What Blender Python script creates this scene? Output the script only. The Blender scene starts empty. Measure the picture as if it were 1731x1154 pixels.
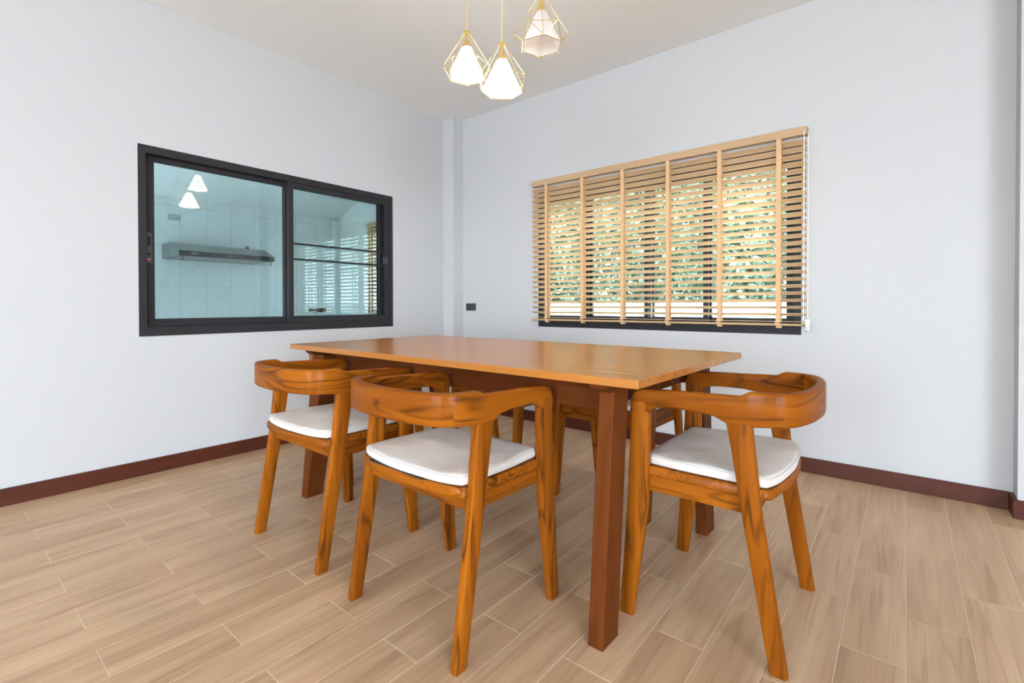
import bpy, math, random
from mathutils import Vector, Matrix
random.seed(7)
sc = bpy.context.scene
COL = sc.collection
R = math.radians

# ------------------------------------------------------------------ camera
cam = bpy.data.cameras.new('camera')
camo = bpy.data.objects.new('camera', cam)
COL.objects.link(camo)
cam.sensor_width = 36.0
cam.lens = 816.72 / 1731 * 36.0
cam.shift_y = -(577 - 524.31) / 1731
cam.clip_start = 0.02
camo.location = (3.3043, -3.1718, 0.9428)
camo.rotation_euler = (Matrix.Rotation(R(39.188), 3, 'Z') @ Matrix.Rotation(R(90 - 0.5443), 3, 'X') @ Matrix.Rotation(R(-0.0876), 3, 'Z')).to_euler()
sc.camera = camo

# ------------------------------------------------------------------ sky, daylight, exposure
w = bpy.data.worlds.new('overcast_sky')
sc.world = w
w.use_nodes = True
wb = w.node_tree.nodes['Background']
wb.inputs['Color'].default_value = (0.80, 0.93, 1.06, 1)
wb.inputs['Strength'].default_value = 20.0
sc.view_settings.view_transform = 'Standard'
sc.view_settings.look = 'None'
sc.view_settings.gamma = 1
sc.view_settings.use_curve_mapping = False
sc.view_settings.exposure = 0.23
sc.cycles.max_bounces = 12
sc.cycles.diffuse_bounces = 7
sc.cycles.glossy_bounces = 5
sc.cycles.transparent_max_bounces = 24
sc.cycles.sample_clamp_indirect = 20.0
sc.cycles.caustics_reflective = False
sc.cycles.caustics_refractive = False


def portal(name, loc, rot, sx, sy):
    l = bpy.data.lights.new(name, 'AREA')
    l.shape = 'RECTANGLE'
    l.size, l.size_y = sx, sy
    l.cycles.is_portal = True
    o = bpy.data.objects.new(name, l)
    o.location, o.rotation_euler = loc, rot
    COL.objects.link(o)


# windows, plus unseen doorways added to let daylight in (sampling hints only)
portal('daylight_south_opening', (2.9, -9.02, 1.225), (R(90), 0, 0), 2.6, 2.45)
portal('daylight_east_opening', (8.02, -6.2, 1.225), (R(90), 0, R(90)), 4.0, 2.45)
portal('daylight_dining_window', (1.92, 0.14, 1.31), (R(-90), 0, 0), 1.85, 1.08)
portal('daylight_kitchen_opening', (-1.6, -3.64, 1.0), (R(90), 0, 0), 0.6, 2.0)
portal('daylight_kitchen_window', (-1.1, 0.47, 1.4), (R(-90), 0, 0), 1.5, 1.1)


# ------------------------------------------------------------------ materials
def new_mat(name):
    m = bpy.data.materials.new(name)
    m.use_nodes = True
    nt = m.node_tree
    b = nt.nodes['Principled BSDF']
    return m, nt, b


def N(nt, t, **kw):
    n = nt.nodes.new(t)
    for k, v in kw.items():
        if k.startswith('i_'):
            key = k[2:]
            key = int(key) if key.isdigit() else key.replace('_', ' ')
            n.inputs[key].default_value = v
        else:
            setattr(n, k, v)
    return n


def L(nt, a, b):
    nt.links.new(a, b)


def plain(name, col, rough=0.5, metal=0.0, spec=0.5, coat=0.0, bump=None, var=0.0):
    m, nt, b = new_mat(name)
    b.inputs['Base Color'].default_value = (*col, 1)
    b.inputs['Roughness'].default_value = rough
    b.inputs['Metallic'].default_value = metal
    b.inputs['Specular IOR Level'].default_value = spec
    b.inputs['Coat Weight'].default_value = coat
    tc = N(nt, 'ShaderNodeTexCoord')
    if var:
        n = N(nt, 'ShaderNodeTexNoise', i_Scale=3.0, i_Detail=4.0)
        L(nt, tc.outputs['Object'], n.inputs['Vector'])
        mx = N(nt, 'ShaderNodeMix', data_type='RGBA')
        mx.inputs[6].default_value = (*[c * (1 - var) for c in col], 1)
        mx.inputs[7].default_value = (*[min(1, c * (1 + var)) for c in col], 1)
        L(nt, n.outputs['Fac'], mx.inputs[0])
        L(nt, mx.outputs[2], b.inputs['Base Color'])
    if bump:
        n = N(nt, 'ShaderNodeTexNoise', i_Scale=bump[0], i_Detail=3.0)
        L(nt, tc.outputs['Object'], n.inputs['Vector'])
        bp = N(nt, 'ShaderNodeBump', i_Strength=bump[1], i_Distance=bump[2])
        L(nt, n.outputs['Fac'], bp.inputs['Height'])
        L(nt, bp.outputs['Normal'], b.inputs['Normal'])
    return m


def wood(name, light, mid, dark, rough=0.35, coat=0.15, ring=30.0, ring_amt=0.75, stretch=(2.0, 13.0, 13.0), spec=0.5, pore=0.25, tone=0.25, bump=0.05, sharp=3.0, glow=0.0, pscale=(7.0, 230.0, 230.0)):
    """teak-like figure driven by the 'grain' attribute: x runs along the grain"""
    m, nt, b = new_mat(name)
    at = N(nt, 'ShaderNodeAttribute', attribute_name='grain')
    oi = N(nt, 'ShaderNodeObjectInfo')
    off = N(nt, 'ShaderNodeMath', operation='MULTIPLY', i_1=41.0)
    L(nt, oi.outputs['Random'], off.inputs[0])

    def coords(s):
        mp = N(nt, 'ShaderNodeVectorMath', operation='MULTIPLY')
        mp.inputs[1].default_value = s
        L(nt, at.outputs['Vector'], mp.inputs[0])
        ad = N(nt, 'ShaderNodeVectorMath', operation='ADD')
        L(nt, mp.outputs[0], ad.inputs[0])
        L(nt, off.outputs[0], ad.inputs[1])
        return ad.outputs[0]

    low = N(nt, 'ShaderNodeTexNoise', i_Scale=1.0, i_Detail=1.5, i_Roughness=0.45, i_Distortion=0.25)
    L(nt, coords(stretch), low.inputs['Vector'])
    mu = N(nt, 'ShaderNodeMath', operation='MULTIPLY', i_1=ring)
    L(nt, low.outputs['Fac'], mu.inputs[0])
    si = N(nt, 'ShaderNodeMath', operation='SINE')
    L(nt, mu.outputs[0], si.inputs[0])
    ramp = N(nt, 'ShaderNodeMapRange', i_1=-1.0, i_2=1.0)
    L(nt, si.outputs[0], ramp.inputs[0])
    pw = N(nt, 'ShaderNodeMath', operation='POWER', i_1=sharp)
    L(nt, ramp.outputs[0], pw.inputs[0])
    # broad tone
    bt = N(nt, 'ShaderNodeTexNoise', i_Scale=1.0, i_Detail=3.0, i_Roughness=0.6)
    L(nt, coords((0.9, 9.0, 9.0)), bt.inputs['Vector'])
    mx1 = N(nt, 'ShaderNodeMix', data_type='RGBA')
    mx1.inputs[6].default_value = (*mid, 1)
    mx1.inputs[7].default_value = (*light, 1)
    mr = N(nt, 'ShaderNodeMapRange', i_1=0.5 - tone, i_2=0.5 + tone)
    L(nt, bt.outputs['Fac'], mr.inputs[0])
    L(nt, mr.outputs[0], mx1.inputs[0])
    # fine pores
    fp = N(nt, 'ShaderNodeTexNoise', i_Scale=1.0, i_Detail=3.0, i_Roughness=0.7)
    L(nt, coords(pscale), fp.inputs['Vector'])
    mr2 = N(nt, 'ShaderNodeMapRange', i_1=0.55, i_2=0.78, i_3=0.0, i_4=pore)
    L(nt, fp.outputs['Fac'], mr2.inputs[0])
    am = N(nt, 'ShaderNodeMath', operation='MULTIPLY')
    L(nt, pw.outputs[0], am.inputs[0])
    # ring strength itself varies
    rv = N(nt, 'ShaderNodeTexNoise', i_Scale=1.0, i_Detail=1.0)
    L(nt, coords((3.0, 22.0, 22.0)), rv.inputs['Vector'])
    mr3 = N(nt, 'ShaderNodeMapRange', i_1=0.35, i_2=0.7, i_3=0.05 * ring_amt, i_4=ring_amt)
    L(nt, rv.outputs['Fac'], mr3.inputs[0])
    L(nt, mr3.outputs[0], am.inputs[1])
    su = N(nt, 'ShaderNodeMath', operation='ADD', use_clamp=True)
    L(nt, am.outputs[0], su.inputs[0])
    L(nt, mr2.outputs[0], su.inputs[1])
    mx2 = N(nt, 'ShaderNodeMix', data_type='RGBA')
    mx2.inputs[7].default_value = (*dark, 1)
    L(nt, mx1.outputs[2], mx2.inputs[6])
    L(nt, su.outputs[0], mx2.inputs[0])
    L(nt, mx2.outputs[2], b.inputs['Base Color'])
    b.inputs['Roughness'].default_value = rough
    b.inputs['Specular IOR Level'].default_value = spec
    b.inputs['Coat Weight'].default_value = coat
    b.inputs['Coat Roughness'].default_value = 0.14
    if bump:
        bp = N(nt, 'ShaderNodeBump', i_Strength=bump, i_Distance=0.0006)
        L(nt, fp.outputs['Fac'], bp.inputs['Height'])
        L(nt, bp.outputs['Normal'], b.inputs['Normal'])
    if glow:                                    # thin slats let some daylight through
        tr = N(nt, 'ShaderNodeBsdfTranslucent')
        tr.inputs[0].default_value = (0.92, 0.76, 0.55, 1)
        ms = N(nt, 'ShaderNodeMixShader', i_0=glow)
        L(nt, b.outputs[0], ms.inputs[1])
        L(nt, tr.outputs[0], ms.inputs[2])
        L(nt, ms.outputs[0], nt.nodes['Material Output'].inputs[0])
    return m


M = {}
M['chair'] = wood('teak_chair', (0.315, 0.092, 0.006), (0.175, 0.045, 0.0035), (0.026, 0.009, 0.003), rough=0.4, coat=0.07, spec=0.035, ring=46.0, ring_amt=0.85, pore=0.5, sharp=4.0, stretch=(1.7, 15.0, 15.0), tone=0.2)
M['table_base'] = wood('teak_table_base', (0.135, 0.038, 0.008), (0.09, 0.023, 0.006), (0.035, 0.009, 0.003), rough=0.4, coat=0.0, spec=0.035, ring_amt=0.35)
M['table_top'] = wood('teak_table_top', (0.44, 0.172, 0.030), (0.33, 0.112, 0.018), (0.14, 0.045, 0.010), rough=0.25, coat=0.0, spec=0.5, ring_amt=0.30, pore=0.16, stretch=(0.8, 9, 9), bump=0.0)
M['skirting'] = wood('dark_red_skirting', (0.085, 0.021, 0.010), (0.06, 0.014, 0.007), (0.025, 0.007, 0.004), rough=0.4, coat=0.0, spec=0.25, ring_amt=0.35, stretch=(1.2, 14, 14))
M['tile'] = wood('wood_look_tile', (0.57, 0.40, 0.255), (0.41, 0.262, 0.155), (0.23, 0.13, 0.07), rough=0.36, coat=0.0, ring=34.0, ring_amt=0.38, sharp=5.0, stretch=(0.9, 15.0, 15.0), spec=0.28, pore=0.5, tone=0.2, pscale=(2.2, 150.0, 150.0))
M['blind'] = wood('pale_wood_blind', (0.70, 0.53, 0.34), (0.63, 0.46, 0.28), (0.48, 0.33, 0.18), rough=0.4, coat=0.0, ring_amt=0.2, pore=0.12, spec=0.3, glow=0.45)
M['grout'] = plain('cream_grout', (0.68, 0.56, 0.43), 0.8)
M['wall'] = plain('white_wall_paint', (0.485, 0.489, 0.496), 0.75, bump=(160.0, 0.12, 0.0015), spec=0.3)
M['ceiling'] = plain('white_ceiling_paint', (0.84, 0.855, 0.865), 0.85, spec=0.2)
M['black'] = plain('black_aluminium', (0.028, 0.026, 0.029), 0.42, spec=0.12)
M['black_plastic'] = plain('black_plastic', (0.035, 0.036, 0.04), 0.4)
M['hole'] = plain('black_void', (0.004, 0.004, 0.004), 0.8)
M['red'] = plain('red_lock_indicator', (0.75, 0.05, 0.04), 0.4)
M['gold'] = plain('brass_wire', (0.84, 0.64, 0.28), 0.25, metal=1.0)
M['cord_gold'] = plain('gold_cord', (0.70, 0.46, 0.18), 0.5)
M['tape'] = plain('tan_ladder_tape', (0.60, 0.38, 0.20), 0.8, bump=(900.0, 0.2, 0.0003))
M['cord'] = plain('white_cord', (0.80, 0.79, 0.76), 0.6)
M['white_render'] = plain('white_rendered_wall', (0.82, 0.82, 0.80), 0.85, var=0.04)
M['ground'] = plain('pale_concrete', (0.62, 0.60, 0.56), 0.9, var=0.06)
M['steel'] = plain('brushed_steel', (0.30, 0.31, 0.31), 0.4, metal=1.0)
M['marble'] = None
M['plate'] = plain('grey_plate', (0.45, 0.47, 0.47), 0.6)
M['kwall'] = plain('kitchen_paint', (0.78, 0.79, 0.79), 0.8)
M['bark'] = plain('bark', (0.16, 0.11, 0.07), 0.9, var=0.2)
M['glass_dark'] = plain('black_hood_glass', (0.012, 0.013, 0.014), 0.12)
M['seam'] = plain('canvas_seam', (0.40, 0.37, 0.345), 0.9)
M['print'] = plain('pale_print', (0.75, 0.75, 0.75), 0.6)


def marble():
    m, nt, b = new_mat('marbled_wall_tile')
    tc = N(nt, 'ShaderNodeTexCoord')
    oi = N(nt, 'ShaderNodeObjectInfo')
    ad = N(nt, 'ShaderNodeVectorMath', operation='ADD')
    L(nt, tc.outputs['Object'], ad.inputs[0])
    off = N(nt, 'ShaderNodeMath', operation='MULTIPLY', i_1=19.0)
    L(nt, oi.outputs['Random'], off.inputs[0])
    L(nt, off.outputs[0], ad.inputs[1])
    n = N(nt, 'ShaderNodeTexNoise', i_Scale=3.0, i_Detail=6.0, i_Distortion=1.2)
    L(nt, ad.outputs[0], n.inputs['Vector'])
    s = N(nt, 'ShaderNodeMath', operation='SUBTRACT', i_1=0.5)
    L(nt, n.outputs['Fac'], s.inputs[0])
    a = N(nt, 'ShaderNodeMath', operation='ABSOLUTE')
    L(nt, s.outputs[0], a.inputs[0])
    mr = N(nt, 'ShaderNodeMapRange', i_1=0.0, i_2=0.012, i_3=0.3, i_4=0.0)
    L(nt, a.outputs[0], mr.inputs[0])
    mx = N(nt, 'ShaderNodeMix', data_type='RGBA')
    mx.inputs[6].default_value = (0.80, 0.81, 0.81, 1)
    mx.inputs[7].default_value = (0.42, 0.44, 0.45, 1)
    L(nt, mr.outputs[0], mx.inputs[0])
    L(nt, mx.outputs[2], b.inputs['Base Color'])
    b.inputs['Roughness'].default_value = 0.22
    # shallow vertical ribs of the relief tile
    wv = N(nt, 'ShaderNodeTexWave', wave_type='BANDS', bands_direction='Y', i_Scale=2.52)
    L(nt, tc.outputs['Object'], wv.inputs['Vector'])
    bp = N(nt, 'ShaderNodeBump', i_Strength=0.25, i_Distance=0.002)
    L(nt, wv.outputs['Fac'], bp.inputs['Height'])
    L(nt, bp.outputs['Normal'], b.inputs['Normal'])
    return m


M['marble'] = marble()


def fabric():
    m, nt, b = new_mat('off_white_canvas')
    tc = N(nt, 'ShaderNodeTexCoord')
    oi = N(nt, 'ShaderNodeObjectInfo')
    ad = N(nt, 'ShaderNodeVectorMath', operation='ADD')
    L(nt, tc.outputs['Object'], ad.inputs[0])
    off = N(nt, 'ShaderNodeMath', operation='MULTIPLY', i_1=23.0)
    L(nt, oi.outputs['Random'], off.inputs[0])
    L(nt, off.outputs[0], ad.inputs[1])
    n = N(nt, 'ShaderNodeTexNoise', i_Scale=7.0, i_Detail=5.0, i_Roughness=0.55)
    L(nt, ad.outputs[0], n.inputs['Vector'])
    mr = N(nt, 'ShaderNodeMapRange', i_1=0.45, i_2=0.75)
    L(nt, n.outputs['Fac'], mr.inputs[0])
    mx = N(nt, 'ShaderNodeMix', data_type='RGBA')
    mx.inputs[6].default_value = (0.585, 0.56, 0.545, 1)
    mx.inputs[7].default_value = (0.47, 0.415, 0.375, 1)
    L(nt, mr.outputs[0], mx.inputs[0])
    L(nt, mx.outputs[2], b.inputs['Base Color'])
    b.inputs['Roughness'].default_value = 0.9
    b.inputs['Specular IOR Level'].default_value = 0.15
    wv = N(nt, 'ShaderNodeTexNoise', i_Scale=700.0, i_Detail=1.0)
    L(nt, tc.outputs['Object'], wv.inputs['Vector'])
    bp = N(nt, 'ShaderNodeBump', i_Strength=0.25, i_Distance=0.0006)
    L(nt, wv.outputs['Fac'], bp.inputs['Height'])
    n2 = N(nt, 'ShaderNodeTexNoise', i_Scale=14.0, i_Detail=2.0)
    L(nt, ad.outputs[0], n2.inputs['Vector'])
    bp2 = N(nt, 'ShaderNodeBump', i_Strength=0.3, i_Distance=0.004)
    L(nt, n2.outputs['Fac'], bp2.inputs['Height'])
    L(nt, bp.outputs['Normal'], bp2.inputs['Normal'])
    L(nt, bp2.outputs['Normal'], b.inputs['Normal'])
    return m


M['fabric'] = fabric()


def pane(name, tint, refl=1.0):
    """thin sheet: tinted see-through plus Fresnel mirror"""
    m = bpy.data.materials.new(name)
    m.use_nodes = True
    nt = m.node_tree
    nt.nodes.clear()
    out = N(nt, 'ShaderNodeOutputMaterial')
    tr = N(nt, 'ShaderNodeBsdfTransparent')
    tr.inputs[0].default_value = (*tint, 1)
    gl = N(nt, 'ShaderNodeBsdfGlossy', i_Roughness=0.0)
    fr = N(nt, 'ShaderNodeFresnel', i_IOR=1.5)
    mu = N(nt, 'ShaderNodeMath', operation='MULTIPLY', i_1=refl, use_clamp=True)
    L(nt, fr.outputs[0], mu.inputs[0])
    mx = N(nt, 'ShaderNodeMixShader')
    L(nt, mu.outputs[0], mx.inputs[0])
    L(nt, tr.outputs[0], mx.inputs[1])
    L(nt, gl.outputs[0], mx.inputs[2])
    L(nt, mx.outputs[0], out.inputs[0])
    return m


M['glass_green'] = pane('green_tinted_glass', (0.725, 0.838, 0.845), 1.7)
M['glass'] = pane('clear_glass', (0.95, 0.98, 0.97), 0.6)
M['screen'] = pane('insect_screen', (0.92, 0.93, 0.925), 0.0)
M['clear_plastic'] = pane('clear_plastic', (0.86, 0.87, 0.88), 1.5)


def shade_mat(name, col, emit):
    m, nt, b = new_mat(name)
    b.inputs['Base Color'].default_value = (*col, 1)
    b.inputs['Roughness'].default_value = 0.5
    if not emit:                               # frosted sheet, lets its neighbours' light through
        tr = N(nt, 'ShaderNodeBsdfTranslucent')
        tr.inputs[0].default_value = (0.95, 0.90, 0.86, 1)
        ms = N(nt, 'ShaderNodeMixShader', i_0=0.6)
        L(nt, b.outputs[0], ms.inputs[1])
        L(nt, tr.outputs[0], ms.inputs[2])
        L(nt, ms.outputs[0], nt.nodes['Material Output'].inputs[0])
    if emit:
        b.inputs['Emission Color'].default_value = (1.0, 0.86, 0.68, 1)
        b.inputs['Emission Strength'].default_value = emit
    return m


M['shade_lit'] = shade_mat('frosted_shade_lit', (0.85, 0.84, 0.82), 7.0)
M['shade_off'] = shade_mat('frosted_shade_unlit', (0.86, 0.85, 0.84), 0)


def leaf_mat():
    m = bpy.data.materials.new('leaves')
    m.use_nodes = True
    nt = m.node_tree
    b = nt.nodes['Principled BSDF']
    g = N(nt, 'ShaderNodeNewGeometry')
    cr = N(nt, 'ShaderNodeValToRGB')
    e = cr.color_ramp.elements
    e[0].color = (0.075, 0.135, 0.085, 1)
    e[1].color = (0.25, 0.33, 0.23, 1)
    L(nt, g.outputs['Random Per Island'], cr.inputs[0])
    L(nt, cr.outputs[0], b.inputs['Base Color'])
    b.inputs['Roughness'].default_value = 0.5
    tr = N(nt, 'ShaderNodeBsdfTranslucent')
    L(nt, cr.outputs[0], tr.inputs[0])
    mx = N(nt, 'ShaderNodeMixShader', i_0=0.35)
    L(nt, b.outputs[0], mx.inputs[1])
    L(nt, tr.outputs[0], mx.inputs[2])
    L(nt, mx.outputs[0], nt.nodes['Material Output'].inputs[0])
    return m


M['leaf'] = leaf_mat()


# ------------------------------------------------------------------ mesh helpers
GR = {'x': (0, 1, 2), 'y': (1, 0, 2), 'z': (2, 0, 1)}


def mesh(name, verts, faces, mat, grain='x', smooth=False, gvals=None):
    me = bpy.data.meshes.new(name)
    me.from_pydata([tuple(v) for v in verts], [], faces)
    if gvals is None:
        p = GR[grain]
        gvals = [(v[p[0]], v[p[1]], v[p[2]]) for v in verts]
    at = me.attributes.new('grain', 'FLOAT_VECTOR', 'POINT')
    at.data.foreach_set('vector', [c for g in gvals for c in g])
    me.materials.append(M[mat])
    if smooth:
        me.shade_smooth()
    me.update()
    return me


def add(name, me, parent=None, loc=None, rotz=None):
    o = bpy.data.objects.new(name, me)
    COL.objects.link(o)
    if parent:
        o.parent = parent
    if loc:
        o.location = loc
    if rotz is not None:
        o.rotation_euler = (0, 0, rotz)
    return o


def empty(name, loc=(0, 0, 0), rotz=0.0):
    o = bpy.data.objects.new(name, None)
    o.empty_display_size = 0.1
    COL.objects.link(o)
    o.location = loc
    o.rotation_euler = (0, 0, rotz)
    return o


def tag(o, label=None, cat=None, group=None, kind=None):
    if label:
        o['label'] = label
    if cat:
        o['category'] = cat
    if group:
        o['group'] = group
    if kind:
        o['kind'] = kind
    return o


def chamfer_box(x0, x1, y0, y1, z0, z1, c=0.0):
    """verts, faces of a box with chamfered edges"""
    X, Y, Z = (x0, x1), (y0, y1), (z0, z1)
    if c <= 0:
        v = [(X[i], Y[j], Z[k]) for i in (0, 1) for j in (0, 1) for k in (0, 1)]
        f = [(0, 1, 3, 2), (4, 6, 7, 5), (0, 4, 5, 1), (2, 3, 7, 6), (0, 2, 6, 4), (1, 5, 7, 3)]
        return v, f
    c = min(c, (x1 - x0) * .45, (y1 - y0) * .45, (z1 - z0) * .45)
    v, idx = [], {}
    for i in (0, 1):
        for j in (0, 1):
            for k in (0, 1):
                s = (1 - 2 * i, 1 - 2 * j, 1 - 2 * k)
                p = (X[i], Y[j], Z[k])
                for a in range(3):
                    q = [p[b] + (0 if b == a else s[b] * c) for b in range(3)]
                    idx[(i, j, k, a)] = len(v)
                    v.append(tuple(q))
    f = []
    for a in range(3):
        b_, c_ = (a + 1) % 3, (a + 2) % 3
        for s in (0, 1):
            loop = []
            for (p, q) in ((0, 0), (1, 0), (1, 1), (0, 1)):
                t = [0, 0, 0]
                t[a], t[b_], t[c_] = s, p, q
                loop.append(idx[(*t, a)])
            f.append(tuple(loop if s else loop[::-1]))
    for a in range(3):          # edges along axis a
        b_, c_ = (a + 1) % 3, (a + 2) % 3
        for p in (0, 1):
            for q in (0, 1):
                t0, t1 = [0, 0, 0], [0, 0, 0]
                t0[b_] = t1[b_] = p
                t0[c_] = t1[c_] = q
                t1[a] = 1
                loop = (idx[(*t0, b_)], idx[(*t1, b_)], idx[(*t1, c_)], idx[(*t0, c_)])
                f.append(loop if (p != q) else loop[::-1])
    for i in (0, 1):
        for j in (0, 1):
            for k in (0, 1):
                t = (idx[(i, j, k, 0)], idx[(i, j, k, 1)], idx[(i, j, k, 2)])
                f.append(t if (i + j + k) % 2 == 1 else t[::-1])
    return v, f


def boxes(name, lst, mat, parent=None, c=0.0, grain='x', loc=None, rotz=None):
    """one mesh out of axis-aligned boxes (x0,x1,y0,y1,z0,z1)"""
    V, F = [], []
    for b in lst:
        v, f = chamfer_box(*b, c)
        n = len(V)
        V += v
        F += [tuple(i + n for i in q) for q in f]
    return add(name, mesh(name, V, F, mat, grain), parent, loc, rotz)


def box(name, x0, x1, y0, y1, z0, z1, mat, parent=None, c=0.0, grain='x'):
    return boxes(name, [(x0, x1, y0, y1, z0, z1)], mat, parent, c, grain)


def rrect(hw, hd, r, n=3):
    """rounded rectangle around the origin, counter-clockwise"""
    pts = []
    for cx, cy, a0 in ((hw - r, hd - r, 0), (-hw + r, hd - r, 90), (-hw + r, -hd + r, 180), (hw - r, -hd + r, 270)):
        for i in range(n + 1):
            a = R(a0 + 90 * i / n)
            pts.append((cx + r * math.cos(a), cy + r * math.sin(a)))
    return pts


def loft(sections, caps=True):
    """rings of equal length -> verts, faces"""
    V, F = [], []
    n = len(sections[0])
    for s in sections:
        V += [tuple(p) for p in s]
    for i in range(len(sections) - 1):
        for j in range(n):
            k = (j + 1) % n
            F.append((i * n + j, i * n + k, (i + 1) * n + k, (i + 1) * n + j))
    if caps:
        F.append(tuple(range(n))[::-1])
        F.append(tuple((len(sections) - 1) * n + j for j in range(n)))
    return V, F


def tube(a, b, r, n=6):
    a, b = Vector(a), Vector(b)
    d = (b - a).normalized()
    u = d.orthogonal().normalized()
    v = d.cross(u)
    ring = lambda c: [c + u * r * math.cos(2 * math.pi * i / n) + v * r * math.sin(2 * math.pi * i / n) for i in range(n)]
    return loft([ring(a), ring(b)])


def merge(parts):
    V, F = [], []
    for v, f in parts:
        n = len(V)
        V += v
        F += [tuple(i + n for i in q) for q in f]
    return V, F


def lathe(profile, n=20, cx=0, cy=0):
    secs = [[(cx + r * math.cos(2 * math.pi * i / n), cy + r * math.sin(2 * math.pi * i / n), z) for i in range(n)] for r, z in profile]
    return loft(secs)


def smooth_by_angle(o, ang=35):
    me = o.data
    me.shade_smooth()
    try:
        me.set_sharp_from_angle(angle=R(ang))
    except Exception:
        pass


# ------------------------------------------------------------------ room shell
H = 2.6425
XE, YS = 8.0, -9.0           # far east wall, south wall behind the camera

# floor: grout bed and wood-look tiles
floor = box('floor', -0.02, XE, YS, 0.02, -0.10, -0.0012, 'grout')
tag(floor, kind='structure')
TW_, TL_, X0_ = 0.1432, 0.5245, 0.0158
g_ = 0.0014
tv, tf = chamfer_box(g_, TW_ - g_, g_, TL_ - g_, -0.02, 0.0, 0.0006)
tile_me = mesh('floor_tile', tv, tf, 'tile', 'y')
field = []
for k in range(-1, 57):
    xa = X0_ + k * TW_
    ya0 = -0.2515 if k % 2 else -0.514
    for n in range(-1, 19):
        yb = ya0 - n * TL_          # upper joint of this tile is yb + TL_? tile spans [yb-TL_, yb]
        a, b = yb - TL_, yb
        xl, xr = max(xa, 0.0), min(xa + TW_, XE)
        yl, yr = max(a, YS), min(b, 0.0)
        if xr - xl < 0.004 or yr - yl < 0.004:
            continue
        whole = xl == xa and xr == xa + TW_ and yl == a and yr == b
        if xl < 4.15 and yr > -3.2:
            if whole:
                add('floor_tile', tile_me, floor, (xa, a, 0))
            else:
                v, f = chamfer_box(g_, xr - xl - g_, g_, yr - yl - g_, -0.02, 0.0, 0.0006)
                add('floor_tile', mesh('floor_tile_cut', v, f, 'tile', 'y'), floor, (xl, yl, 0))
        else:
            field.append(((xl + g_, xr - g_, yl + g_, yr - g_, -0.02, 0.0)))
tag(boxes('floor_tile_field', field, 'tile', floor, 0, 'y'), kind='stuff')

ceil = box('ceiling', -0.12, XE + 0.12, YS - 0.12, 0.12, H, H + 0.12, 'ceiling')
tag(ceil, kind='structure')

# left wall with the opening to the kitchen
wy0, wy1, wz0, wz1 = -2.401, -0.686, 0.774, 1.847
wl = boxes('wall_left', [(-0.12, 0, YS, wy0, 0, 3.0), (-0.12, 0, wy1, 0.45, 0, 3.0), (-0.12, 0, wy0, wy1, 0, wz0), (-0.12, 0, wy0, wy1, wz1, 3.0)], 'wall')
tag(wl, kind='structure')
# back wall with the garden window
rx0, rx1, rz0, rz1 = 0.9965, 2.843, 0.774, 1.85
wbk = boxes('wall_back', [(0, rx0, 0, 0.12, 0, H), (rx1, XE + .12, 0, 0.12, 0, H), (rx0, rx1, 0, 0.12, 0, rz0), (rx0, rx1, 0, 0.12, rz1, H)], 'wall')
tag(wbk, kind='structure')
# corner pillar and the pillar on the right
tag(box('pillar_corner', 0, 0.138, -0.1193, 0.0, 0, H, 'wall'), kind='structure')
tag(box('pillar_right', 3.691, 4.15, -0.1116, 0.0, 0, H, 'wall'), kind='structure')
# unseen walls behind the camera; doorways added and sized for daylight
tag(boxes('wall_south', [(-0.12, 1.6, YS - .12, YS, 0, H), (4.2, XE + .12, YS - .12, YS, 0, H), (1.6, 4.2, YS - .12, YS, 2.45, H)], 'wall'), kind='structure')
tag(boxes('wall_east', [(XE, XE + .12, YS, -8.2, 0, H), (XE, XE + .12, -4.2, 0.12, 0, H), (XE, XE + .12, -8.2, -4.2, 2.45, H)], 'wall'), kind='structure')

# skirting boards
bd, bh = 0.0159, 0.0826
c = 0.0015
tag(box('baseboard_left', 0, bd, YS, -0.1193, 0, bh, 'skirting', None, c, 'y'), kind='structure')
tag(box('baseboard_back', 0.138 + bd, 3.691 - bd, -bd, 0, 0, bh, 'skirting', None, c, 'x'), kind='structure')
tag(boxes('baseboard_corner', [(bd, 0.138 + bd, -0.1193 - bd, -0.1193, 0, bh), (0.138, 0.138 + bd, -0.1193, -0.0002, 0, bh)], 'skirting', None, c, 'x'), kind='structure')
tag(boxes('baseboard_right', [(3.691 - bd, 3.691, -0.1116, -0.0002, 0, bh), (3.691 - bd, 4.15, -0.1116 - bd, -0.1116, 0, bh), (4.15, XE, -bd, 0, 0, bh)], 'skirting', None, c, 'x'), kind='structure')

# ------------------------------------------------------------------ sliding window to the kitchen
w1 = tag(empty('window_1', (0, -1.54, 0.774)), kind='structure')
w1.location = (0, 0, 0)
box('frame_stile', -0.10, 0.004, wy0, -2.364, wz0, wz1, 'black', w1, 0.001)
box('frame_stile', -0.10, 0.004, -0.721, wy1, wz0, wz1, 'black', w1, 0.001)
box('frame_head', -0.10, 0.004, -2.364, -0.721, 1.802, wz1, 'black', w1, 0.001)
box('frame_sill', -0.10, 0.006, -2.364, -0.721, wz0, 0.826, 'black', w1, 0.001)
# rear sliding sash, left
s = boxes('sash', [(-0.075, -0.045, -2.364, -2.314, 0.826, 1.802), (-0.075, -0.045, -1.566, -1.528, 0.826, 1.802),
                   (-0.075, -0.045, -2.314, -1.566, 0.826, 0.871), (-0.075, -0.045, -2.314, -1.566, 1.774, 1.802)], 'black', w1, 0.0012)
box('pane', -0.063, -0.058, -2.314, -1.566, 0.871, 1.774, 'glass_green', s)
h = box('lock', -0.045, -0.0415, -2.356, -2.326, 1.19, 1.363, 'black_plastic', s, 0.001)
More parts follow.
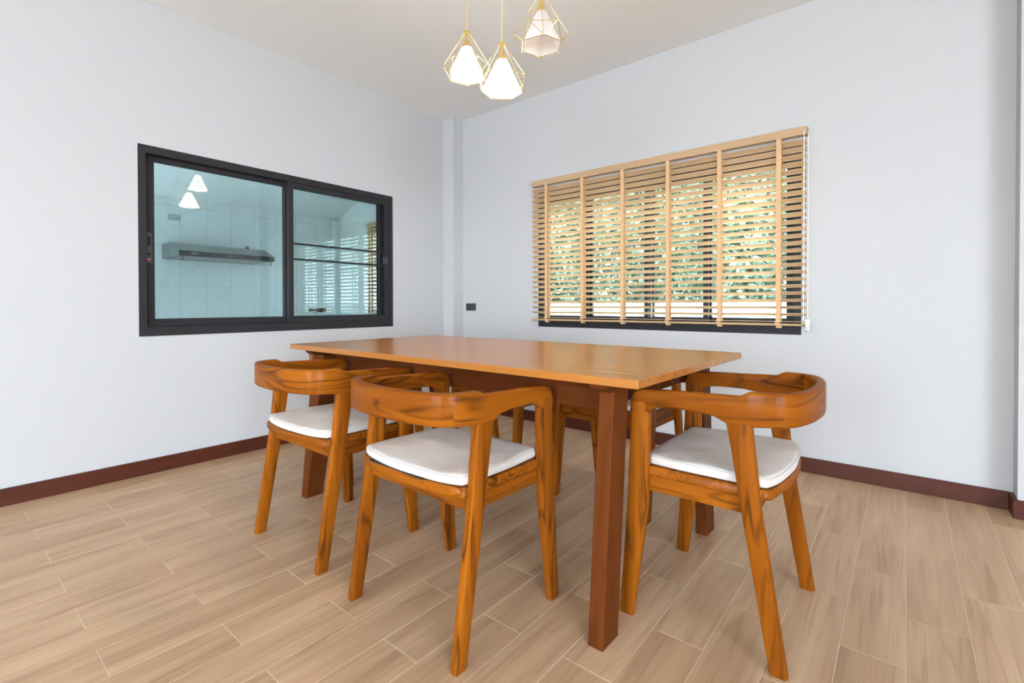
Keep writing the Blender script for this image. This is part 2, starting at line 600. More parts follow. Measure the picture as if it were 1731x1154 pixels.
# recess, thumb hole and red indicator of the lock sit on its plate as one coloured print each
box('lock_recess', -0.0415, -0.0410, -2.350, -2.334, 1.288, 1.342, 'hole', s)
box('lock_keyhole', -0.0415, -0.0410, -2.350, -2.334, 1.232, 1.247, 'hole', s)
box('lock_indicator', -0.0415, -0.0408, -2.349, -2.336, 1.205, 1.216, 'red', s)
# rear fixed light, right
s = boxes('fixed_light', [(-0.09, -0.045, -0.783, -0.721, 0.826, 1.802), (-0.09, -0.045, -1.528, -0.783, 0.826, 0.873),
                          (-0.09, -0.045, -1.528, -0.783, 1.777, 1.802)], 'black', w1, 0.0012)
box('pane', -0.070, -0.065, -1.528, -0.783, 0.873, 1.777, 'glass_green', s)
# front screen sash
s = boxes('screen_sash', [(-0.034, -0.004, -1.556, -1.520, 0.826, 1.802), (-0.034, -0.004, -0.756, -0.721, 0.826, 1.802),
                          (-0.034, -0.004, -1.520, -0.756, 0.826, 0.868), (-0.034, -0.004, -1.520, -0.756, 1.770, 1.802)], 'black', w1, 0.0012)
box('screen', -0.0205, -0.020, -1.520, -0.756, 0.868, 1.770, 'screen', s)
box('screen_bar', -0.026, -0.012, -1.520, -0.756, 1.374, 1.387, 'black', s, 0.001)
box('screen_bar', -0.026, -0.012, -1.520, -0.756, 1.266, 1.279, 'black', s, 0.001)
boxes('screen_latch', [(-0.012, 0.004, -0.752, -0.735, 1.287, 1.345), (-0.012, -0.004, -0.775, -0.752, 1.29, 1.342)], 'black_plastic', s, 0.001)

# ------------------------------------------------------------------ garden window in the back wall
w2 = tag(empty('window_2', (0, 0, 0)), kind='structure')
box('frame_stile', rx0, 1.03, -0.003, 0.10, rz0, rz1, 'black', w2, 0.001)
box('frame_stile', 2.805, rx1, -0.003, 0.10, rz0, rz1, 'black', w2, 0.001)
box('frame_head', 1.03, 2.805, -0.003, 0.10, 1.80, rz1, 'black', w2, 0.001)
box('frame_sill', 1.03, 2.805, -0.003, 0.10, rz0, 0.83, 'black', w2, 0.001)


def sash(x0, x1, l, r, y0, y1, nm='sash', mat='glass'):
    s = boxes(nm, [(x0, l, y0, y1, 0.83, 1.80), (r, x1, y0, y1, 0.83, 1.80), (l, r, y0, y1, 0.83, 0.866), (l, r, y0, y1, 1.752, 1.80)], 'black', w2, 0.001)
    ym = (y0 + y1) / 2
    box('pane', l, r, ym - .0025, ym + .0025, 0.866, 1.752, mat, s)
    return s


sash(1.03, 1.455, 1.064, 1.42, 0.045, 0.075)
sash(1.44, 1.922, 1.463, 1.902, 0.045, 0.075)
sash(1.936, 2.335, 1.947, 2.300, 0.045, 0.075)
s4 = sash(2.300, 2.805, 2.332, 2.76, 0.045, 0.075)
box('lock_indicator', 2.776, 2.784, 0.0435, 0.0455, 1.205, 1.217, 'red', s4)
for a, b, sl, sr in ((1.42, 1.923, .03, .025), (1.8985, 2.332, .0265, .035)):
    y0, y1 = (0.022, 0.042) if a < 1.5 else (0.0, 0.020)
    l, r = a + sl, b - sr
    s = boxes('screen_sash', [(a, l, y0, y1, 0.83, 1.80), (r, b, y0, y1, 0.83, 1.80), (l, r, y0, y1, 0.83, 0.862), (l, r, y0, y1, 1.756, 1.80)], 'black', w2, 0.001)
    box('screen', l, r, y0 + .0098, y0 + .0102, 0.862, 1.756, 'screen', s)
    box('screen_bar', l, r, y0 + .005, y0 + .015, 1.366, 1.377, 'black', s)
box('screen_latch', 2.262, 2.300, -0.006, 0.006, 1.29, 1.358, 'black_plastic', s, 0.001)


# ------------------------------------------------------------------ wooden venetian blinds
def blind(name, x0, x1, ty, tapes, top, n, dz, label, full=True):
    """ty: wall-side plane y; the blind hangs in front of it"""
    t = tag(empty(name, ((x0 + x1) / 2, ty, top - n * dz - .1)), label, 'blind', None)
    ox, oy, oz = t.location
    B = lambda nm, a, b, c_, d, e, f, m, ch=0.0, g='x', par=t: box(nm, a - ox, b - ox, c_ - oy, d - oy, e - oz, f - oz, m, par, ch, g)
    B('headrail', x0 + .006, x1 - .006, ty - .048, ty - .004, top - .040, top - .004, 'blind', 0.001)
    B('valance', x0, x1, ty - .056, ty - .050, top - .046, top, 'blind', 0.001)
    for a in (x0, x1 - .006):
        B('valance_return', a, a + .006, ty - .050, ty, top - .046, top, 'blind', 0.001, 'y')
    z0 = top - .0688
    # slats: room-side edge up, window-side edge down
    V, F = [], []
    slats = []
    for i in range(n):
        z = z0 - i * dz
        drop = .023 - .009 * i / max(1, n - 1)
        yf, yb = ty - .056 + .002, ty - .026
        th = .0028
        m_ = (yf + yb) / 2
        sec = [(yf, z), (m_, z - drop / 2 + .0014), (yb, z - drop)]
        prof = sec + [(y, zz - th) for y, zz in sec[::-1]]
        xa, xb = x0 + .004, x1 - .004
        secs = [[(x - ox, y - oy, zz - oz) for y, zz in prof] for x in (xa, xb)]
        v, f = loft(secs)
        s_ = add('slat', mesh('slat', v, f, 'blind', 'x'), t)
        slats.append(s_)
    zb = z0 - (n - 1) * dz
    # stacked spare slats and bottom rail
    B('spare_slat', x0 + .004, x1 - .004, ty - .055, ty - .020, zb - .050, zb - .0475, 'blind', 0.0)
    sec = [(-.019, 0), (-.021, .004), (-.019, .009), (.019, .009), (.021, .004), (.019, 0), (.010, -.004), (-.010, -.004)]
    secs = [[(x - ox, ty - .038 + a - oy, zb - .070 + b - oz) for a, b in sec] for x in (x0 + .001, x1 - .001)]
    v, f = loft(secs)
    add('bottom_rail', mesh('bottom_rail', v, f, 'blind', 'x'), t)
    for x in tapes:
        B('ladder_tape', x - .0127, x + .0127, ty - .0595, ty - .0585, zb - .054, top - .047, 'tape')
        B('ladder_tape', x - .0127, x + .0127, ty - .0215, ty - .0205, zb - .054, top - .047, 'tape')
        if full:
            ob = boxes('tape_clip', [(x - .017 - ox, x + .012 - ox, ty - .064 - oy, ty - .056 - oy, zb - .056 - oz, zb - .046 - oz),
                                     (x - .019 - ox, x + .010 - ox, ty - .063 - oy, ty - .055 - oy, zb - .073 - oz, zb - .058 - oz),
                                     (x - .012 - ox, x + .016 - ox, ty - .058 - oy, ty - .030 - oy, zb - .086 - oz, zb - .074 - oz)], 'tape', t, 0.002)
    return t


bl = blind('venetian_blind', 0.967, 2.8745, 0.0, [1.111 + .325 * i for i in range(6)], 1.9395, 25, 0.0405,
           'pale wooden venetian blind with tan tapes over the dining room window')
ox, oy, oz = bl.location
for x in (1.02, 1.50, 2.08, 2.78):
    boxes('bracket', [(x - .030 - ox, x - .012 - ox, -.050 - oy, -.010 - oy, 1.9395 - oz, 1.9425 - oz), (x + .004 - ox, x + .022 - ox, -.050 - oy, -.010 - oy, 1.9395 - oz, 1.9425 - oz)], 'black_plastic', bl)
v, f = merge([tube((2.862 - ox, -.060 - oy, 1.915 - oz), (2.862 - ox, -.060 - oy, 0.86 - oz), .0022), tube((2.882 - ox, -.055 - oy, 1.90 - oz), (2.882 - ox, -.055 - oy, 0.86 - oz), .0016)])
add('pull_cord', mesh('pull_cord', v, f, 'cord'), bl)
boxes('cord_tensioner', [(2.868 - ox, 2.892 - ox, -.066 - oy, -.050 - oy, .795 - oz, .868 - oz)], 'clear_plastic', bl, 0.004)

# ------------------------------------------------------------------ kitchen seen through the sliding window
KX, KY = -2.55, 0.33
kw = box('wall_kitchen', KX - .12, KX - .006, -3.62, KY + .12, 0, 2.2, 'grout')
tag(kw, kind='structure')
tag(box('floor_kitchen', KX, -0.12, -3.62, KY, -0.1, 0.0, 'ground'), kind='structure')
kb = boxes('wall_kitchen_back', [(KX, -1.85, KY, KY + .12, 0, 3.0), (-0.35, -0.12, KY, KY + .12, 0, 3.0), (-1.85, -0.35, KY, KY + .12, 0, .85), (-1.85, -0.35, KY, KY + .12, 1.95, 3.0)], 'kwall')
tag(kb, kind='structure')
v = [(KX - .12, -3.7, 2.03), (-.12, -3.7, 2.92), (-.12, .45, 2.92), (KX - .12, .45, 2.03)]
v = v + [(a, b_, c_ + .08) for a, b_, c_ in v]
f = [(0, 3, 2, 1), (4, 5, 6, 7), (0, 1, 5, 4), (1, 2, 6, 5), (2, 3, 7, 6), (3, 0, 4, 7)]
tag(add('ceiling_kitchen', mesh('ceiling_kitchen', v, f, 'kwall')), kind='structure')
tag(box('pillar_kitchen', KX, KX + .09, KY - .07, KY, 0, 2.06, 'kwall'), kind='structure')
tag(boxes('wall_kitchen_front', [(KX, -1.9, -3.74, -3.62, 0, 3.0), (-1.3, -.12, -3.74, -3.62, 0, 3.0), (-1.9, -1.3, -3.74, -3.62, 2.0, 3.0)], 'kwall'), kind='structure')  # unseen wall, its doorway added to light the kitchen
# wall tiles 25 x 40
tv, tf = chamfer_box(0, .006, .0012, .247 - .0012, .0012, .413 - .0012, .001)
kt_me = mesh('wall_tile', tv, tf, 'marble')
for k in range(-5, 8):
    for n in range(0, 4):
        y, z = -1.455 + .247 * k, .741 + .413 * n
        zt = min(.413, 2.10 - z)
        yt = min(.247, KY - y)
        if zt < .02 or yt < .02:
            continue
        if zt < .413 or yt < .247:
            v, f = chamfer_box(0, .006, .0012, yt - .0012, .0012, zt - .0012, .001)
            add('wall_tile', mesh('wall_tile_cut', v, f, 'marble'), kw, (KX - .006, y, z))
        else:
            add('wall_tile', kt_me, kw, (KX - .006, y, z))

kbld = blind('venetian_blind', -1.80, -0.36, KY, [-1.70 + .31 * i for i in range(5)], 1.945, 25, 0.0405,
             'golden wooden venetian blind in the kitchen behind the sliding window', False)
w3 = tag(empty('window_3', (0, 0, 0)), kind='structure')
boxes('frame', [(-1.85, -1.80, KY + .01, KY + .09, .85, 1.95), (-.40, -.35, KY + .01, KY + .09, .85, 1.95), (-1.12, -1.07, KY + .01, KY + .09, .85, 1.95), (-1.80, -.40, KY + .01, KY + .09, .85, .90), (-1.80, -.40, KY + .01, KY + .09, 1.90, 1.95)], 'black', w3, .001)
box('pane', -1.80, -.40, KY + .048, KY + .052, .90, 1.90, 'glass', w3)

# range hood
hd = tag(empty('range_hood', (KX, -1.163, 1.427)), 'slim steel range hood with a black front strip on the kitchen tile wall', 'range hood')
yl, yr = -1.61 + 1.163, -.717 + 1.163
prof = [(0.001, 0), (0.50, 0), (0.50, .050), (0.27, .141), (0.001, .141)]
v, f = loft([[(x, y, z) for x, z in prof] for y in (yl, yr)])
add('body', mesh('body', v, f, 'steel'), hd)
box('front_panel', 0.500, 0.506, yl, yr, 0.0, .050, 'glass_dark', hd, .001)
hs = []
for r in range(3):
    for i in range(24):
        y = yl + .30 + i * .0135 + (r % 2) * .0067
        t = .30 + r * .17
        x, z = .50 - .23 * t, .05 + .091 * t
        hs.append(tube((x, y, z - .004), (x + .00105, y, z + .0016), .0035, 6))
v, f = merge(hs)
tag(add('vent_holes', mesh('vent_holes', v, f, 'hole'), hd), kind='stuff')
for y in (yl + .02, yr - .045):
    v, f = merge([chamfer_box(.455, .50, y, y + .025, -.006, 0, .001), tube((.49, y + .012, -.004), (.47, y + .020, -.042), .006, 6)])
    add('tray_hook', mesh('tray_hook', v, f, 'black_plastic'), hd)
v, f = merge([tube((.47, yl + .03, -.042), (.47, yr - .025, -.042), .002, 5), tube((.25, yl + .03, -.012), (.25, yr - .025, -.012), .002, 5), tube((.47, yl + .03, -.042), (.02, yl + .03, -.004), .002, 5), tube((.47, yr - .025, -.042), (.02, yr - .025, -.004), .002, 5)])
add('tray_wire', mesh('tray_wire', v, f, 'steel'), hd)
for i in range(3):
    box('filter', .04, .44, yl + .03 + i * .28, yl + .29 + i * .28, -.004, -.0005, 'steel', hd, .001)
v, f = merge([lathe([(.0, .141), (.022, .141), (.022, .150), (.020, .168), (.012, .178), (.0, .180)], 14, .16, yr - .14), chamfer_box(.13, .16, yr - .26, yr - .16, .141, .150, .002)])
add('duct_flap', mesh('duct_flap', v, f, 'black_plastic'), hd)
fc = bpy.data.curves.new('brand_lettering', 'FONT')
fc.body = 'HAFELE'
fc.size = .019
fc.extrude = .0003
fc.materials.append(M['print'])
ft = bpy.data.objects.new('lettering_curve', fc)
COL.objects.link(ft)
fm = bpy.data.meshes.new_from_object(ft.evaluated_get(bpy.context.evaluated_depsgraph_get()))
bpy.data.objects.remove(ft)
fo = bpy.data.objects.new('brand_lettering', fm)
COL.objects.link(fo)
fo.parent = hd
fo.rotation_euler = (R(90), 0, R(90))
fo.location = (.5065, yl + .10, .022)
for i in range(5):
    box('touch_key', .506, .5064, yl + .42 + i * .032, yl + .428 + i * .032, .020, .028, 'plate', hd)

sp = tag(box('socket_plate', KX, KX + .008, -.06, .17, .865, .915, 'black_plastic', None, .002), 'black double socket plate low on the kitchen tile wall', 'outlet')
box('socket_face', KX + .008, KX + .010, -.045, .03, .870, .910, 'hole', sp)
box('socket_face', KX + .008, KX + .010, .08, .155, .870, .910, 'hole', sp)
vp = tag(box('wall_plate', KX, KX + .006, -1.56, -1.455, 1.83, 1.89, 'plate', None, .001), 'thin grey rectangle on the kitchen wall above the hood', 'plate')  # thin grey box on the tiles above the hood

# ------------------------------------------------------------------ black outlet on the back wall
ou = tag(empty('wall_outlet', (.241, 0, .932)), 'black twin wall outlet beside the corner pillar', 'outlet')
box('wall_plate', -.060, .060, -.008, 0, -.033, .033, 'black_plastic', ou, .002)
fa = box('socket_insert', -.048, .036, -.0095, -.008, -.022, .022, 'black_plastic', ou, .0006)
for cxs in (-.027, .012):
    for dx, dz in ((-.008, -.005), (.008, -.005), (0, .008)):
        box('socket_hole', cxs + dx - .002, cxs + dx + .002, -.0100, -.0094, dz - .0035, dz + .0035, 'hole', fa)

# ------------------------------------------------------------------ dining table
TX, TY, TT = 1.8333, -1.5192, -0.0134
tb = tag(empty('dining_table', (TX, TY, 0), TT), 'long brown teak dining table with splayed legs in the middle of the room', 'table')
hl, hw = 1.8918 / 2, .9561 / 2
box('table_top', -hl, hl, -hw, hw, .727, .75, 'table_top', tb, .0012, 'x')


def table_leg(side, near):
    secs = []
    for z in (0.0, .35, .699):
        k = z / .699
        yo = (-(hw - .003) * (1 - k) - (hw - .0666) * k) * near
        yi = yo + .0905 * near
        if side > 0:
            xo, xi = .842, .795
        else:
            xo, xi = -.842, -(.795 - .055 * min(1, k * 1.25))
        x0, x1, y0, y1 = min(xo, xi), max(xo, xi), min(yo, yi), max(yo, yi)
        cx, cy = (x0 + x1) / 2, (y0 + y1) / 2
        secs.append([(cx + a, cy + b, z) for a, b in rrect((x1 - x0) / 2, (y1 - y0) / 2, .0025, 1)])
    v, f = loft(secs)
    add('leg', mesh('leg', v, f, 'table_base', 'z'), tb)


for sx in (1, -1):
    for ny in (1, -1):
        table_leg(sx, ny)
    # cross beam under the top with rounded lower ends
    xo, xi = .842 * sx, .787 * sx
    pr = [(-.452, .7265), (-.452, .722), (-.442, .709), (-.425, .699), (.425, .699), (.442, .709), (.452, .722), (.452, .7265)]
    v, f = loft([[(x, y, z) for y, z in (pr if True else pr)] for x in (min(xo, xi), max(xo, xi))])
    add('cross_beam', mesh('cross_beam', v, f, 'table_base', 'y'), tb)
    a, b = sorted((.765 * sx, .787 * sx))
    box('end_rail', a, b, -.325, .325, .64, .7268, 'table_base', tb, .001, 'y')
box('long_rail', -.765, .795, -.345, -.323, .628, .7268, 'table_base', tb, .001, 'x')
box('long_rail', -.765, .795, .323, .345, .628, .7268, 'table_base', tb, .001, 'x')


# ------------------------------------------------------------------ curved-back chairs
def catmull(P, n):
    out = []
    for i in range(len(P) - 1):
        p0, p1, p2, p3 = P[max(i - 1, 0)], P[i], P[i + 1], P[min(i + 2, len(P) - 1)]
        for k in range(n):
            t = k / n
            out.append(tuple(.5 * (2 * b + (c_ - a) * t + (2 * a - 5 * b + 4 * c_ - d) * t * t + (3 * b - a - 3 * c_ + d) * t ** 3) for a, b, c_, d in zip(p0, p1, p2, p3)))
    out.append(P[-1])
    return out


def interp(tab, x):
    if x <= tab[0][0]:
        return tab[0][1]
    for (a, b), (c_, d) in zip(tab, tab[1:]):
        if x <= c_:
            t = (x - a) / (c_ - a)
            t = t * t * (3 - 2 * t)
            return b + (d - b) * t
    return tab[-1][1]


def build_chair():
    half = [(.2555, .195), (.2555, .10), (.256, 0.0), (.2565, -.09), (.254, -.15), (.243, -.198), (.214, -.233), (.155, -.257), (.08, -.271), (0, -.2765)]
    hp = catmull(half, 8)
    path = hp + [(-x, y) for x, y in hp[-2::-1]]
    n = len(path)
    # arc length
    s = [0.0]
    for a, b in zip(path, path[1:]):
        s.append(s[-1] + math.dist(a, b))
    nrm = []
    for i in range(n):
        a, b = path[max(i - 1, 0)], path[min(i + 1, n - 1)]
        dx, dy = b[0] - a[0], b[1] - a[1]
        l = math.hypot(dx, dy)
        nrm.append((dy / l, -dx / l))          # pointing inwards/outwards, fixed below
    thick = .028
    ztop = [(-.30, .7165), (-.142, .7165), (-.106, .7025), (.04, .6985), (.155, .6945), (.176, .689), (.188, .678), (.195, .660)]
    zbot = [(-.30, .630), (-.20, .628), (-.130, .624), (-.082, .625), (-.072, .630), (-.045, .641), (0.0, .646), (.07, .646), (.11, .643), (.130, .636), (.140, .622), (.195, .618)]
    secs, gv = [], []
    for i, (x, y) in enumerate(path):
        nx, ny = nrm[i]
        # make the normal point to the inside (towards 0,-.03)
        if nx * (0 - x) + ny * (-.03 - y) < 0:
            nx, ny = -nx, -ny
        zt, zb = interp(ztop, y), interp(zbot, y)
        pts = rrect(thick / 2, (zt - zb) / 2, .0075, 3)
        ring = []
        for a, b in pts:
            d = thick / 2 - a                     # distance from the outer face
            ring.append((x + nx * d, y + ny * d, (zt + zb) / 2 + b))
            gv.append((s[i], (zt + zb) / 2 + b, d))
        secs.append(ring)
    m = len(secs[0])
    # split: arm | back | arm, joints near the rear corners
    j = min(range(n // 2), key=lambda i: abs(path[i][1] + .212) + (0 if path[i][1] < 0 else 9))
    parts = []
    for nm, a, b, so in (('armrest', 0, j, 0.0), ('backrest', j, n - 1 - j, 3.0), ('armrest', n - 1 - j, n - 1, 7.0)):
        v, f = loft(secs[a:b + 1])
        if nm == 'armrest' and a > 0:
            pass
        g = [(q[0] + so, q[1] + so, q[2]) for q in gv[a * m:(b + 1) * m]]
        parts.append((nm, mesh(nm, v, f, 'chair', gvals=g), 40))
    # legs
    rear = [(0.0, -.226, -.183, .2295), (.42, -.162, -.112, .2255), (.56, -.148, -.090, .2245), (.632, -.141, -.076, .2240)]
    front = [(0.0, .188, .232, .2295), (.345, .144, .208, .2250), (.60, .138, .196, .2235), (.655, .142, .1945, .2235)]
    for tab in (rear, front):
        for sx in (1, -1):
            secs = []
            for z, y0, y1, xi in tab:
                xo = .2555
                cx, cy, ha, hb = (xo + xi) / 2, (y0 + y1) / 2, (xo - xi) / 2, (y1 - y0) / 2
                ring = [(sx * (cx + a), cy + b, z) for a, b in rrect(ha, hb, .0075, 2)]
                secs.append(ring if sx > 0 else ring[::-1])
            if True:
                # small rounding at the foot
                b0 = secs[0]
                cx = sum(p[0] for p in b0) / len(b0)
                cy = sum(p[1] for p in b0) / len(b0)
                up = [(p[0], p[1], .004) for p in b0]
                dn = [(cx + (p[0] - cx) * .88, cy + (p[1] - cy) * .92, 0.0) for p in b0]
                secs = [dn, up] + secs[1:]
            v, f = loft(secs)
            parts.append(('leg', mesh('leg', v, f, 'chair', 'z', gvals=[(p[2] + sx * 2 + tab[0][1] * 9, p[0], p[1]) for p in v]), 30))
    # seat board with curved back edge
    out = []
    bk = [(.236, -.170), (.225, -.182), (.18, -.192), (.10, -.204), (0, -.209)]
    outl = [(.238, .176)] + [(.238, -.158)] + bk[0:]
    outl = outl + [(-x, y) for x, y in outl[-2::-1]]
    zl = [(.434, .985), (.438, 1.0), (.456, 1.0), (.462, .985)]
    secs = [[(x * k, y * k if y < 0 else y, z) for x, y in outl] for z, k in zl]
    v, f = loft(secs)
    # loft orientation: outline runs clockwise seen from above, flip
    f = [q[::-1] for q in f]
    parts.append(('seat', mesh('seat', v, f, 'chair', 'x'), 40))
    for sx in (1, -1):
        a, b = sorted((.212 * sx, .231 * sx))
        v, f = chamfer_box(a, b, -.12, .16, .387, .4345, .002)
        parts.append(('apron', mesh('apron', v, f, 'chair', 'y'), 0))
    for y0, y1 in ((.150, .170), (-.148, -.128)):
        v, f = chamfer_box(-.226, .226, y0, y1, .387, .4345, .002)
        parts.append(('apron', mesh('apron', v, f, 'chair', 'x'), 0))
    return parts


CH = build_chair()


def build_cushion(seed):
    rnd = random.Random(seed)
    ol = [(.200, .166), (.217, .160), (.222, .13), (.230, .02), (.230, -.10), (.228, -.158), (.217, -.176), (.16, -.193), (.08, -.2025), (0, -.206)]
    hp = catmull(ol, 5)
    pts = [(0, .167), (.10, .168)] + hp
    pts = pts + [(-x, y) for x, y in pts[-2:0:-1]]
    cy = -.02
    z0, z1 = .4645, .4915
    lay = [(.984, z0), (.996, z0 + .002), (1.0, z0 + .006), (1.0, z1 - .007), (.995, z1 - .0045), (.989, z1 - .0055), (.982, z1 - .002), (.968, z1), (.93, z1 + .0012), (.86, z1 + .002), (.76, z1 + .0027), (.64, z1 + .003), (.5, z1 + .0033), (.36, z1 + .0035), (.2, z1 + .0035), (.06, z1 + .0035)]
    secs = []
    ph = [rnd.uniform(0, 6.28) for _ in range(4)]
    for k, z in lay:
        ring = []
        for x, y in pts:
            px, py = x * k, cy + (y - cy) * k
            wv = .0011 * math.sin(px * 31 + ph[0]) * math.sin(py * 27 + ph[1]) + .0006 * math.sin(px * 55 + py * 41 + ph[2])
            e = 1 + .003 * k * math.sin(math.atan2(y, x) * 7 + ph[3])
            ring.append((px * e, cy + (py - cy) * e, z + (wv if z > z1 - .002 else 0)))
        secs.append(ring)
    v, f = loft(secs)
    f = [q[::-1] for q in f]
    # stitched seam that runs round the upper edge
    n, sv, sf = len(pts), [], []
    for i, (x, y, _z) in enumerate(secs[5]):
        (xa, ya, _), (xb, yb, _) = secs[5][i - 1], secs[5][(i + 1) % n]
        tx, ty = xb - xa, yb - ya
        l = math.hypot(tx, ty) or 1
        nx, ny = -ty / l, tx / l
        z = z1 - .0048
        sv += [(x + nx * .0016, y + ny * .0016, z), (x, y, z + .0016), (x - nx * .0016, y - ny * .0016, z), (x, y, z - .0016)]
    for i in range(n):
        for k in range(4):
            a, b = i * 4 + k, i * 4 + (k + 1) % 4
            c_, d = ((i + 1) % n) * 4 + (k + 1) % 4, ((i + 1) % n) * 4 + k
            sf.append((a, b, c_, d))
    return mesh('seat_cushion', v, f, 'fabric', smooth=True), mesh('seam', sv, sf, 'seam')


chairs = [
    (1.462, -2.076, 0.0, 'teak armchair on the near side of the table, the farther one from the camera', 'on the near-side chair left of the other'),
    (2.175, -2.090, -1.2, 'nearest teak armchair on the near side of the table, beside the front leg', 'nearest off-white seat cushion with creased canvas, on the near-side chair'),
    (2.852, -1.556, 90.4, 'teak armchair tucked in at the right end of the table', 'on the chair at the right end of the table'),
    (1.455, -0.968, 180.0, 'teak armchair across the table, mostly hidden, toward the kitchen window', 'c4'),
    (2.200, -0.968, 178.5, 'teak armchair across the table, its legs showing under the venetian blind', 'c5'),
    (0.837, -1.510, -90.0, 'teak armchair at the far left end of the table, hidden but for its legs', 'c6'),
]
cl = ['off-white cushion on the left chair of the near side of the table',
      'off-white cushion on the nearest chair in the middle, black strip along its rear',
      'off-white cushion on the chair at the right end of the table',
      'off-white cushion across the table on the chair toward the kitchen window',
      'off-white cushion across the table on the chair under the venetian blind',
      'off-white cushion on the chair at the far left end of the table']
for i, (x, y, rz, lab, _) in enumerate(chairs):
    t = tag(empty('dining_chair', (x, y, 0), R(rz)), lab, 'chair', 'teak armchairs around the dining table')
    for nm, me, ang in CH:
        o = add(nm, me, t)
        if i == 0 and ang:
            smooth_by_angle(o, ang)
    cm, sm = build_cushion(i)
    cu = add('seat_cushion', cm, None, (x, y, 0), R(rz))
    add('seam', sm, cu)
    tag(cu, cl[i], 'cushion', 'off-white seat cushions')
    smooth_by_angle(cu, 60)
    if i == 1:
        box('gap_strip', -.160, .095, -.2045, -.180, .4622, .4662, 'hole', cu)  # void-black velcro strip, with the shadow gap under the cushion painted into it


# ------------------------------------------------------------------ pendant lamps
def pendant(x, y, zb, rot, lit, label):
    t = tag(empty('pendant_lamp', (x, y, zb), R(rot)), label, 'pendant lamp', 'diamond cage pendants over the table')
    Rb, Rm, zm, zc = .0905, .111, .052, .2125
    bot = [(Rb * math.cos(R(60 * k)), Rb * math.sin(R(60 * k)), 0) for k in range(6)]
    mid = [(Rm * math.cos(R(60 * k + 30)), Rm * math.sin(R(60 * k + 30)), zm) for k in range(6)]
    top = [(.010 * math.cos(R(60 * k + 30)), .010 * math.sin(R(60 * k + 30)), zc - .004) for k in range(6)]
    col = [(.009 * math.cos(R(60 * k)), .009 * math.sin(R(60 * k)), .172) for k in range(6)]
    r = .0013
    tb_ = []
    for k in range(6):
        tb_ += [tube(top[k], mid[k], r, 5), tube(mid[k], mid[(k + 1) % 6], r, 5), tube(mid[k], bot[k], r, 5), tube(mid[k], bot[(k + 1) % 6], r, 5),
                tube(bot[k], bot[(k + 1) % 6], r, 5), tube(col[k], bot[k], r, 5)]
    v, f = merge(tb_)
    o = add('wire_cage', mesh('wire_cage', v, f, 'gold'), t)
    v, f = lathe([(.0001, zc - .006), (.0145, zc - .006), (.0145, zc + .001), (.006, zc + .003), (.0001, zc + .003)], 18)
    add('cap', mesh('cap', v, f, 'gold'), t)
    v, f = lathe([(.0001, .135), (.0085, .135), (.0085, .172), (.0060, .173), (.0060, zc - .006), (.0001, zc - .006)], 14)
    add('socket', mesh('socket', v, f, 'gold'), t)
    # hexagonal frosted shade, open below
    def ring(rr, z, off=0):
        return [(rr * math.cos(R(60 * k)), rr * math.sin(R(60 * k)), z) for k in range(6)]
    secs = [ring(.0855, .003), ring(.0275, .128), ring(.021, .138), ring(.0205, .1365), ring(.0255, .1265), ring(.0840, .003)]
    V, F = loft(secs, caps=False)
    n = 6
    F += [(30 + j, 30 + (j + 1) % n, (j + 1) % n, j) for j in range(n)]
    # top plate of the shade
    V += ring(.021, .1375)
    F.append((36, 37, 38, 39, 40, 41))
    add('shade', mesh('shade', V, F, 'shade_lit' if lit else 'shade_off'), t)
    if lit:
        bl_ = bpy.data.lights.new('bulb', 'POINT')
        bl_.energy = 6.0
        bl_.color = (1.0, 0.90, 0.78)
        bl_.shadow_soft_size = .012
        bo = bpy.data.objects.new('bulb', bl_)
        COL.objects.link(bo)
        bo.parent = t
        bo.location = (0, 0, .014)
    v, f = tube((0, 0, zc), (0, 0, H - .028 - zb), .0021, 8)
    add('suspension_rod', mesh('suspension_rod', v, f, 'cord_gold'), t)
    v, f = lathe([(.0001, H - .028 - zb), (.045, H - .028 - zb), (.05, H - .022 - zb), (.05, H - zb), (.0001, H - zb)], 28)
    add('ceiling_rose', mesh('ceiling_rose', v, f, 'gold'), t)
    return t


VD = math.degrees(math.atan2(-1.65, 1.4))      # rough azimuth towards the viewer
pendant(1.690, -1.526, 2.023, VD + 2, True, 'lit diamond cage pendant lamp on the left')
pendant(1.910, -1.529, 1.893, VD + 33, True, 'lowest diamond cage pendant lamp, lit, between the other two')
pendant(2.140, -1.550, 2.005, VD + 0, False, 'unlit diamond cage pendant lamp on the right')

# ------------------------------------------------------------------ garden outside
gr = tag(box('ground', -14, 14, 0.46, 22, -.35, -.25, 'ground'), 'pale concrete yard outside the window', 'ground', kind='structure')
ge = tag(box('ground', XE + .12, 18, YS - .12, .46, -.15, -.05, 'ground'), 'pale paved yard beside the house', 'ground', kind='structure')
gs = tag(box('ground', -14, 14, -20, YS - .12, -.15, -.05, 'ground'), 'pale paved yard behind the house', 'ground', kind='structure')
bw = tag(boxes('boundary_wall', [(-9, 10, 3.0, 3.14, -.3, .93), (-9, 10, 2.97, 3.17, .93, .975)], 'white_render'), 'low white rendered garden wall outside the window', 'wall')


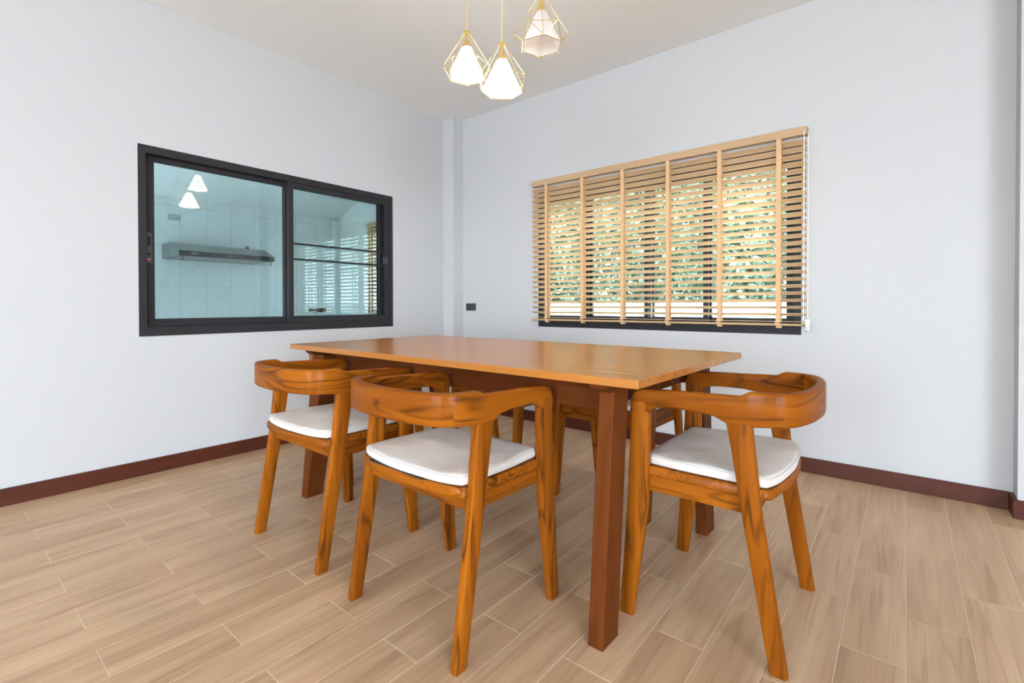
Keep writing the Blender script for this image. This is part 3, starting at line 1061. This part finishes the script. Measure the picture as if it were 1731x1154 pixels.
def tree(x, y, h, hw_, n, label):
    t = tag(empty('garden_tree', (x, y, -.25)), label, 'tree', 'trees beyond the garden wall')
    v, f = lathe([(.08, 0), (.06, h * .35), (.04, h * .75), (.01, h * .95)], 8)
    add('trunk', mesh('trunk', v, f, 'bark', 'z'), t)
    V, F = [], []
    rnd = random.Random(int(x * 100) + 905)
    lobes = [(rnd.uniform(-.6, .6) * hw_, rnd.uniform(-.5, .5), rnd.uniform(.2, .95) * h, rnd.uniform(.4, .7)) for _ in range(22)]
    for i in range(n):
        lx, ly, lz, lr = lobes[i % 22]
        d = Vector((rnd.gauss(0, 1), rnd.gauss(0, 1), rnd.gauss(0, 1))).normalized() * lr * rnd.uniform(.4, 1.05)
        c_ = Vector((lx, ly, lz)) + d
        if i % 5 < 3:
            c_ = Vector((rnd.uniform(-1, 1) * hw_, rnd.gauss(0, .3), rnd.uniform(.16, .97) * h))
        c_.x = max(-hw_ + .07, min(hw_ - .07, c_.x)) if abs(c_.x) < hw_ + .12 else rnd.uniform(-hw_ * .8, hw_ * .8)
        a = Vector((rnd.gauss(0, 1), rnd.gauss(0, 1), rnd.gauss(0, .6))).normalized()
        b = a.orthogonal().normalized()
        b.rotate(Matrix.Rotation(rnd.uniform(0, 6.28), 3, a))
        l = rnd.uniform(.09, .16)
        wdt = l * .5
        k = len(V)
        V += [tuple(c_ - a * l * .5), tuple(c_ + b * wdt * .5 + a.cross(b) * l * .08), tuple(c_ + a * l * .5), tuple(c_ - b * wdt * .5 + a.cross(b) * l * .08)]
        F.append((k, k + 1, k + 2, k + 3))
    o = add('foliage', mesh('foliage', V, F, 'leaf'), t)
    tag(o, kind='stuff')


spots = [(-8.6, 4.6, 4.6, 'leafy tree seen through the kitchen blind'), (-6.85, 4.9, 4.2, 'leafy tree beyond the kitchen, second from the far end of the row'), (-3.75, 4.7, 4.9, 'leafy tree past the left edge of the dining window'),
         (-2.0, 4.5, 4.4, 'leafy tree outside the left pane of the dining window'), (-0.25, 4.7, 5.0, 'leafy tree outside the left screen of the dining window'),
         (1.5, 4.5, 4.5, 'leafy tree outside the right screen of the dining window'), (3.25, 4.7, 4.8, 'leafy tree outside the right pane of the dining window'), (5.0, 4.6, 4.6, 'leafy tree past the right edge of the dining window')]
for x, y, h, lab in spots:
    tree(x, y, h, .86, 11000, lab)
for i, (x, lab) in enumerate([(-3.0, 'taller tree in the second row, behind the left pane of the dining window'), (-1.1, 'taller tree in the second row, behind the left screen'), (0.7, 'taller tree in the second row, behind the middle of the dining window'), (2.5, 'taller tree in the second row, behind the right pane of the dining window'), (4.3, 'taller tree in the second row, past the right edge of the dining window')]):
    tree(x, 6.9, 5.6, .88, 11000, lab)
